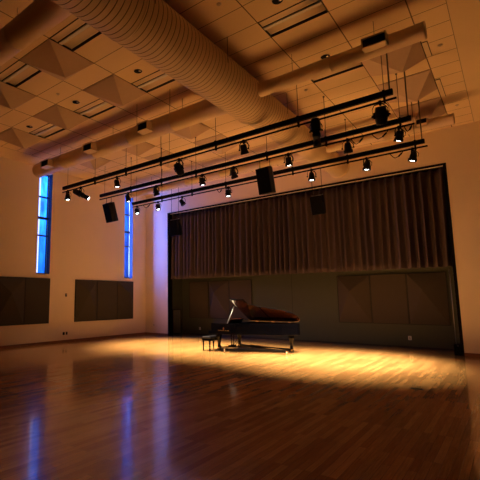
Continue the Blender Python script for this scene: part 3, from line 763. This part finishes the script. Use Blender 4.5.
# maker's mark: small gilt emblem above a row of gilt strokes
b = MB(); b.lathe([(0, .028), (.003, .028)], (.285 * S, -.0, .432 * S), (0, -1, 0), 16); b.bx(.285 * S - .012, .285 * S + .012, -.004, 0, .432 * S + .02, .432 * S + .05)
for k in range(14):
    if k in (8, 10): continue
    b.bx((.16 + .018 * k) * S, (.16 + .018 * k) * S + .02, -.003, 0, .402 * S - .016, .402 * S + .008)
b.build('gilt_mark', M['gold'], pn)
# legs
def leg(u, v, z0=.075):
    b = MB(); x, y = u * S, v * S
    b.box((x, y, Zb - .05), (.15, .15, .10)); 
    vs = []
    for z, w_ in ((Zb - .10, .068), (Zb - .16, .056), (z0 + .17, .034), (z0 + .13, .042), (z0 + .06, .042), (z0 + .05, .030)):
        vs += [(x - w_, y - w_, z), (x + w_, y - w_, z), (x + w_, y + w_, z), (x - w_, y + w_, z)]
    fs = [(3, 2, 1, 0)]
    for k in range(5):
        for i in range(4): j = (i + 1) % 4; fs.append((4 * k + i, 4 * k + j, 4 * k + 4 + j, 4 * k + 4 + i))
    fs.append((20, 21, 22, 23)); b.add(vs, fs)
    l = b.build('leg', M['lacquer'], pn, bevel=.005)
    c = MB(); c.lathe([(-.012, .034), (.012, .034)], (x, y, z0 + .005), (1, 0, 0), 14); c.bx(x - .02, x + .02, y - .025, y + .025, z0 + .005, z0 + .055); c.build('foot_caster', M['gold'], l)
LEGS = [(.125, .085), (.155, .80), (1.375, .60)]
for u, v in LEGS: leg(u, v)
# pedal lyre
b = MB()
for s_ in (-1, 1): b.cyl((.22 * S, .44 * S + s_ * .09, Zb), (.20 * S, .44 * S + s_ * .055, .14), .018, n=8)
b.bx(.20 * S - .07, .20 * S + .07, .44 * S - .17, .44 * S + .17, .10, .15)
for s_ in (-1, 1): b.cyl((.24 * S, .44 * S + s_ * .08, .14), (.46 * S, .44 * S + s_ * .15, Zb + .02), .01, n=8)
ly = b.build('pedal_lyre', M['lacquer'], pn)
b = MB()
for k in (-1, 0, 1): b.bx(.20 * S - .22, .20 * S - .06, .44 * S + k * .075 - .018, .44 * S + k * .075 + .018, .105, .120)
b.build('pedals', M['gold'], ly)

# three armed dolly under the piano
dl = thing('piano_dolly', 'black steel wheeled dolly frame under the piano legs', 'piano dolly', (PX * S, PY * S, 0))
hub = Vector((.62 * S, .47 * S, .16))
ends = [Vector((u * S, v * S, .13)) for u, v in LEGS]
for e in ends:
    d = (e - hub); L = d.length; c = (e + hub) / 2
    b = MB(); b.box(c, (L, .05, .04), d.to_track_quat('X', 'Z').to_matrix()); b.build('arm', M['black'], dl, bevel=.004)
    b = MB(); b.bx(e.x - .052, e.x + .052, e.y - .052, e.y + .052, .048, .067); b.bx(e.x - .052, e.x - .044, e.y - .052, e.y + .052, .06, .11); b.bx(e.x + .044, e.x + .052, e.y - .052, e.y + .052, .06, .11)
    b.build('leg_cup', M['black'], dl)
b = MB(); b.lathe([(-.03, .09), (.03, .09)], hub, (0, 0, 1), 16); b.build('hub', M['black'], dl)
rot = Matrix.Rotation(math.atan2(.36, 1.08), 3, 'Z')
b = MB(); p0 = Vector((.315 * S, -.03 * S, .11)); p1 = Vector((1.39 * S, .33 * S, .11)); b.box((p0 + p1) / 2, ((p1 - p0).length, .045, .04), rot); b.build('front_rail', M['black'], dl, bevel=.004)
for (u, v) in ((.33, -.04), (1.40, .33), (.34, .92)):
    x, y = u * S, v * S
    b = MB(); b.bx(x - .03, x + .03, y - .03, y + .03, .085, .115); b.bx(x - .032, x - .022, y - .02, y + .03, .04, .10); b.bx(x + .022, x + .032, y - .02, y + .03, .04, .10)
    f = b.build('caster_fork', M['chrome'], dl)
    b = MB(); b.lathe([(-.02, .045), (-.016, .05), (.016, .05), (.02, .045)], (x, y, .05), (1, 0, 0), 18); b.build('wheel', M['chrome'], f)
for (u, v), e in zip(((.33, -.04), (1.40, .33), (.34, .92)), ends):
    p0 = Vector((u * S, v * S, .10)); d = Vector((e.x, e.y, .10)) - p0
    b = MB(); b.box(p0 + d / 2, (d.length, .05, .03), d.to_track_quat('X', 'Z').to_matrix()); b.build('outrigger', M['black'], dl)

# piano bench
bn = thing('piano_bench', 'low black leather topped piano bench at the keyboard end', 'bench', (-4.687 * S, 6.835 * S, 0))
w_, d_ = .20 * S, .40 * S
b = MB(); b.bx(-w_ / 2, w_ / 2, -d_ / 2, d_ / 2, .43, .485); c = b.build('cushion', M['leather'], bn, bevel=.018)
b = MB(); b.bx(-w_ / 2 + .01, w_ / 2 - .01, -d_ / 2 + .01, d_ / 2 - .01, .345, .43); b.build('apron', M['lacquer'], bn, bevel=.004)
for sx in (-1, 1):
    for sy in (-1, 1):
        x, y = sx * (w_ / 2 - .045), sy * (d_ / 2 - .045)
        b = MB(); b.cyl((x, y, 0), (x, y, .35), .022, .032, n=10); b.lathe([(0, .028), (.03, .028), (.04, .022)], (x, y, 0), n=10); b.build('leg', M['lacquer'], bn)

# ------------------------------------------------------------------ camera
cam = bpy.data.cameras.new('camera'); co = bpy.data.objects.new('camera', cam); COL.objects.link(co)
px, py, f, yaw, pit, roll = 172.8337, 244.9904, 407.5777, .6926, .1321, -.006
cam.sensor_width = 36; cam.lens = f / 480 * 36; cam.shift_x = (240 - px) / 480; cam.shift_y = (py - 240) / 480
cam.clip_start = .05; cam.clip_end = 200
fw = Vector((-math.sin(yaw) * math.cos(pit), math.cos(yaw) * math.cos(pit), math.sin(pit)))
rt = Vector((math.cos(yaw), math.sin(yaw), 0)); up = rt.cross(fw)
R_ = rt * math.cos(roll) + up * math.sin(roll); U_ = -rt * math.sin(roll) + up * math.cos(roll)
mw = Matrix((R_, U_, -fw)).transposed().to_4x4(); mw.translation = (0, 0, S); co.matrix_world = mw
sc.camera = co

# dusk daylight falling through the far slit window onto the corner of the back wall
al = bpy.data.lights.new('window_daylight', 'AREA'); al.shape = 'RECTANGLE'; al.size = .20; al.size_y = 4.1; al.energy = 230; al.color = (.10, .20, 1.)
lo = bpy.data.objects.new('window_daylight', al); COL.objects.link(lo); lo.location = (XL * S - .27, (W2[0] + W2[1]) / 2 * S - .03, 5.03)
lo.rotation_euler = Vector((-.5, -.86, 0)).to_track_quat('Z', 'Y').to_euler()
# ------------------------------------------------------------------ world, view
wd = bpy.data.worlds.new('dusk'); sc.world = wd; wd.use_nodes = True
wd.node_tree.nodes['Background'].inputs[0].default_value = (.10, .22, .6, 1); wd.node_tree.nodes['Background'].inputs[1].default_value = .3
sc.view_settings.view_transform = 'Standard'; sc.view_settings.look = 'None'; sc.view_settings.gamma = 1
sc.view_settings.use_curve_mapping = False
sc.view_settings.exposure = 0.
sc.cycles.diffuse_bounces = 8; sc.cycles.max_bounces = 12; sc.cycles.use_denoising = True
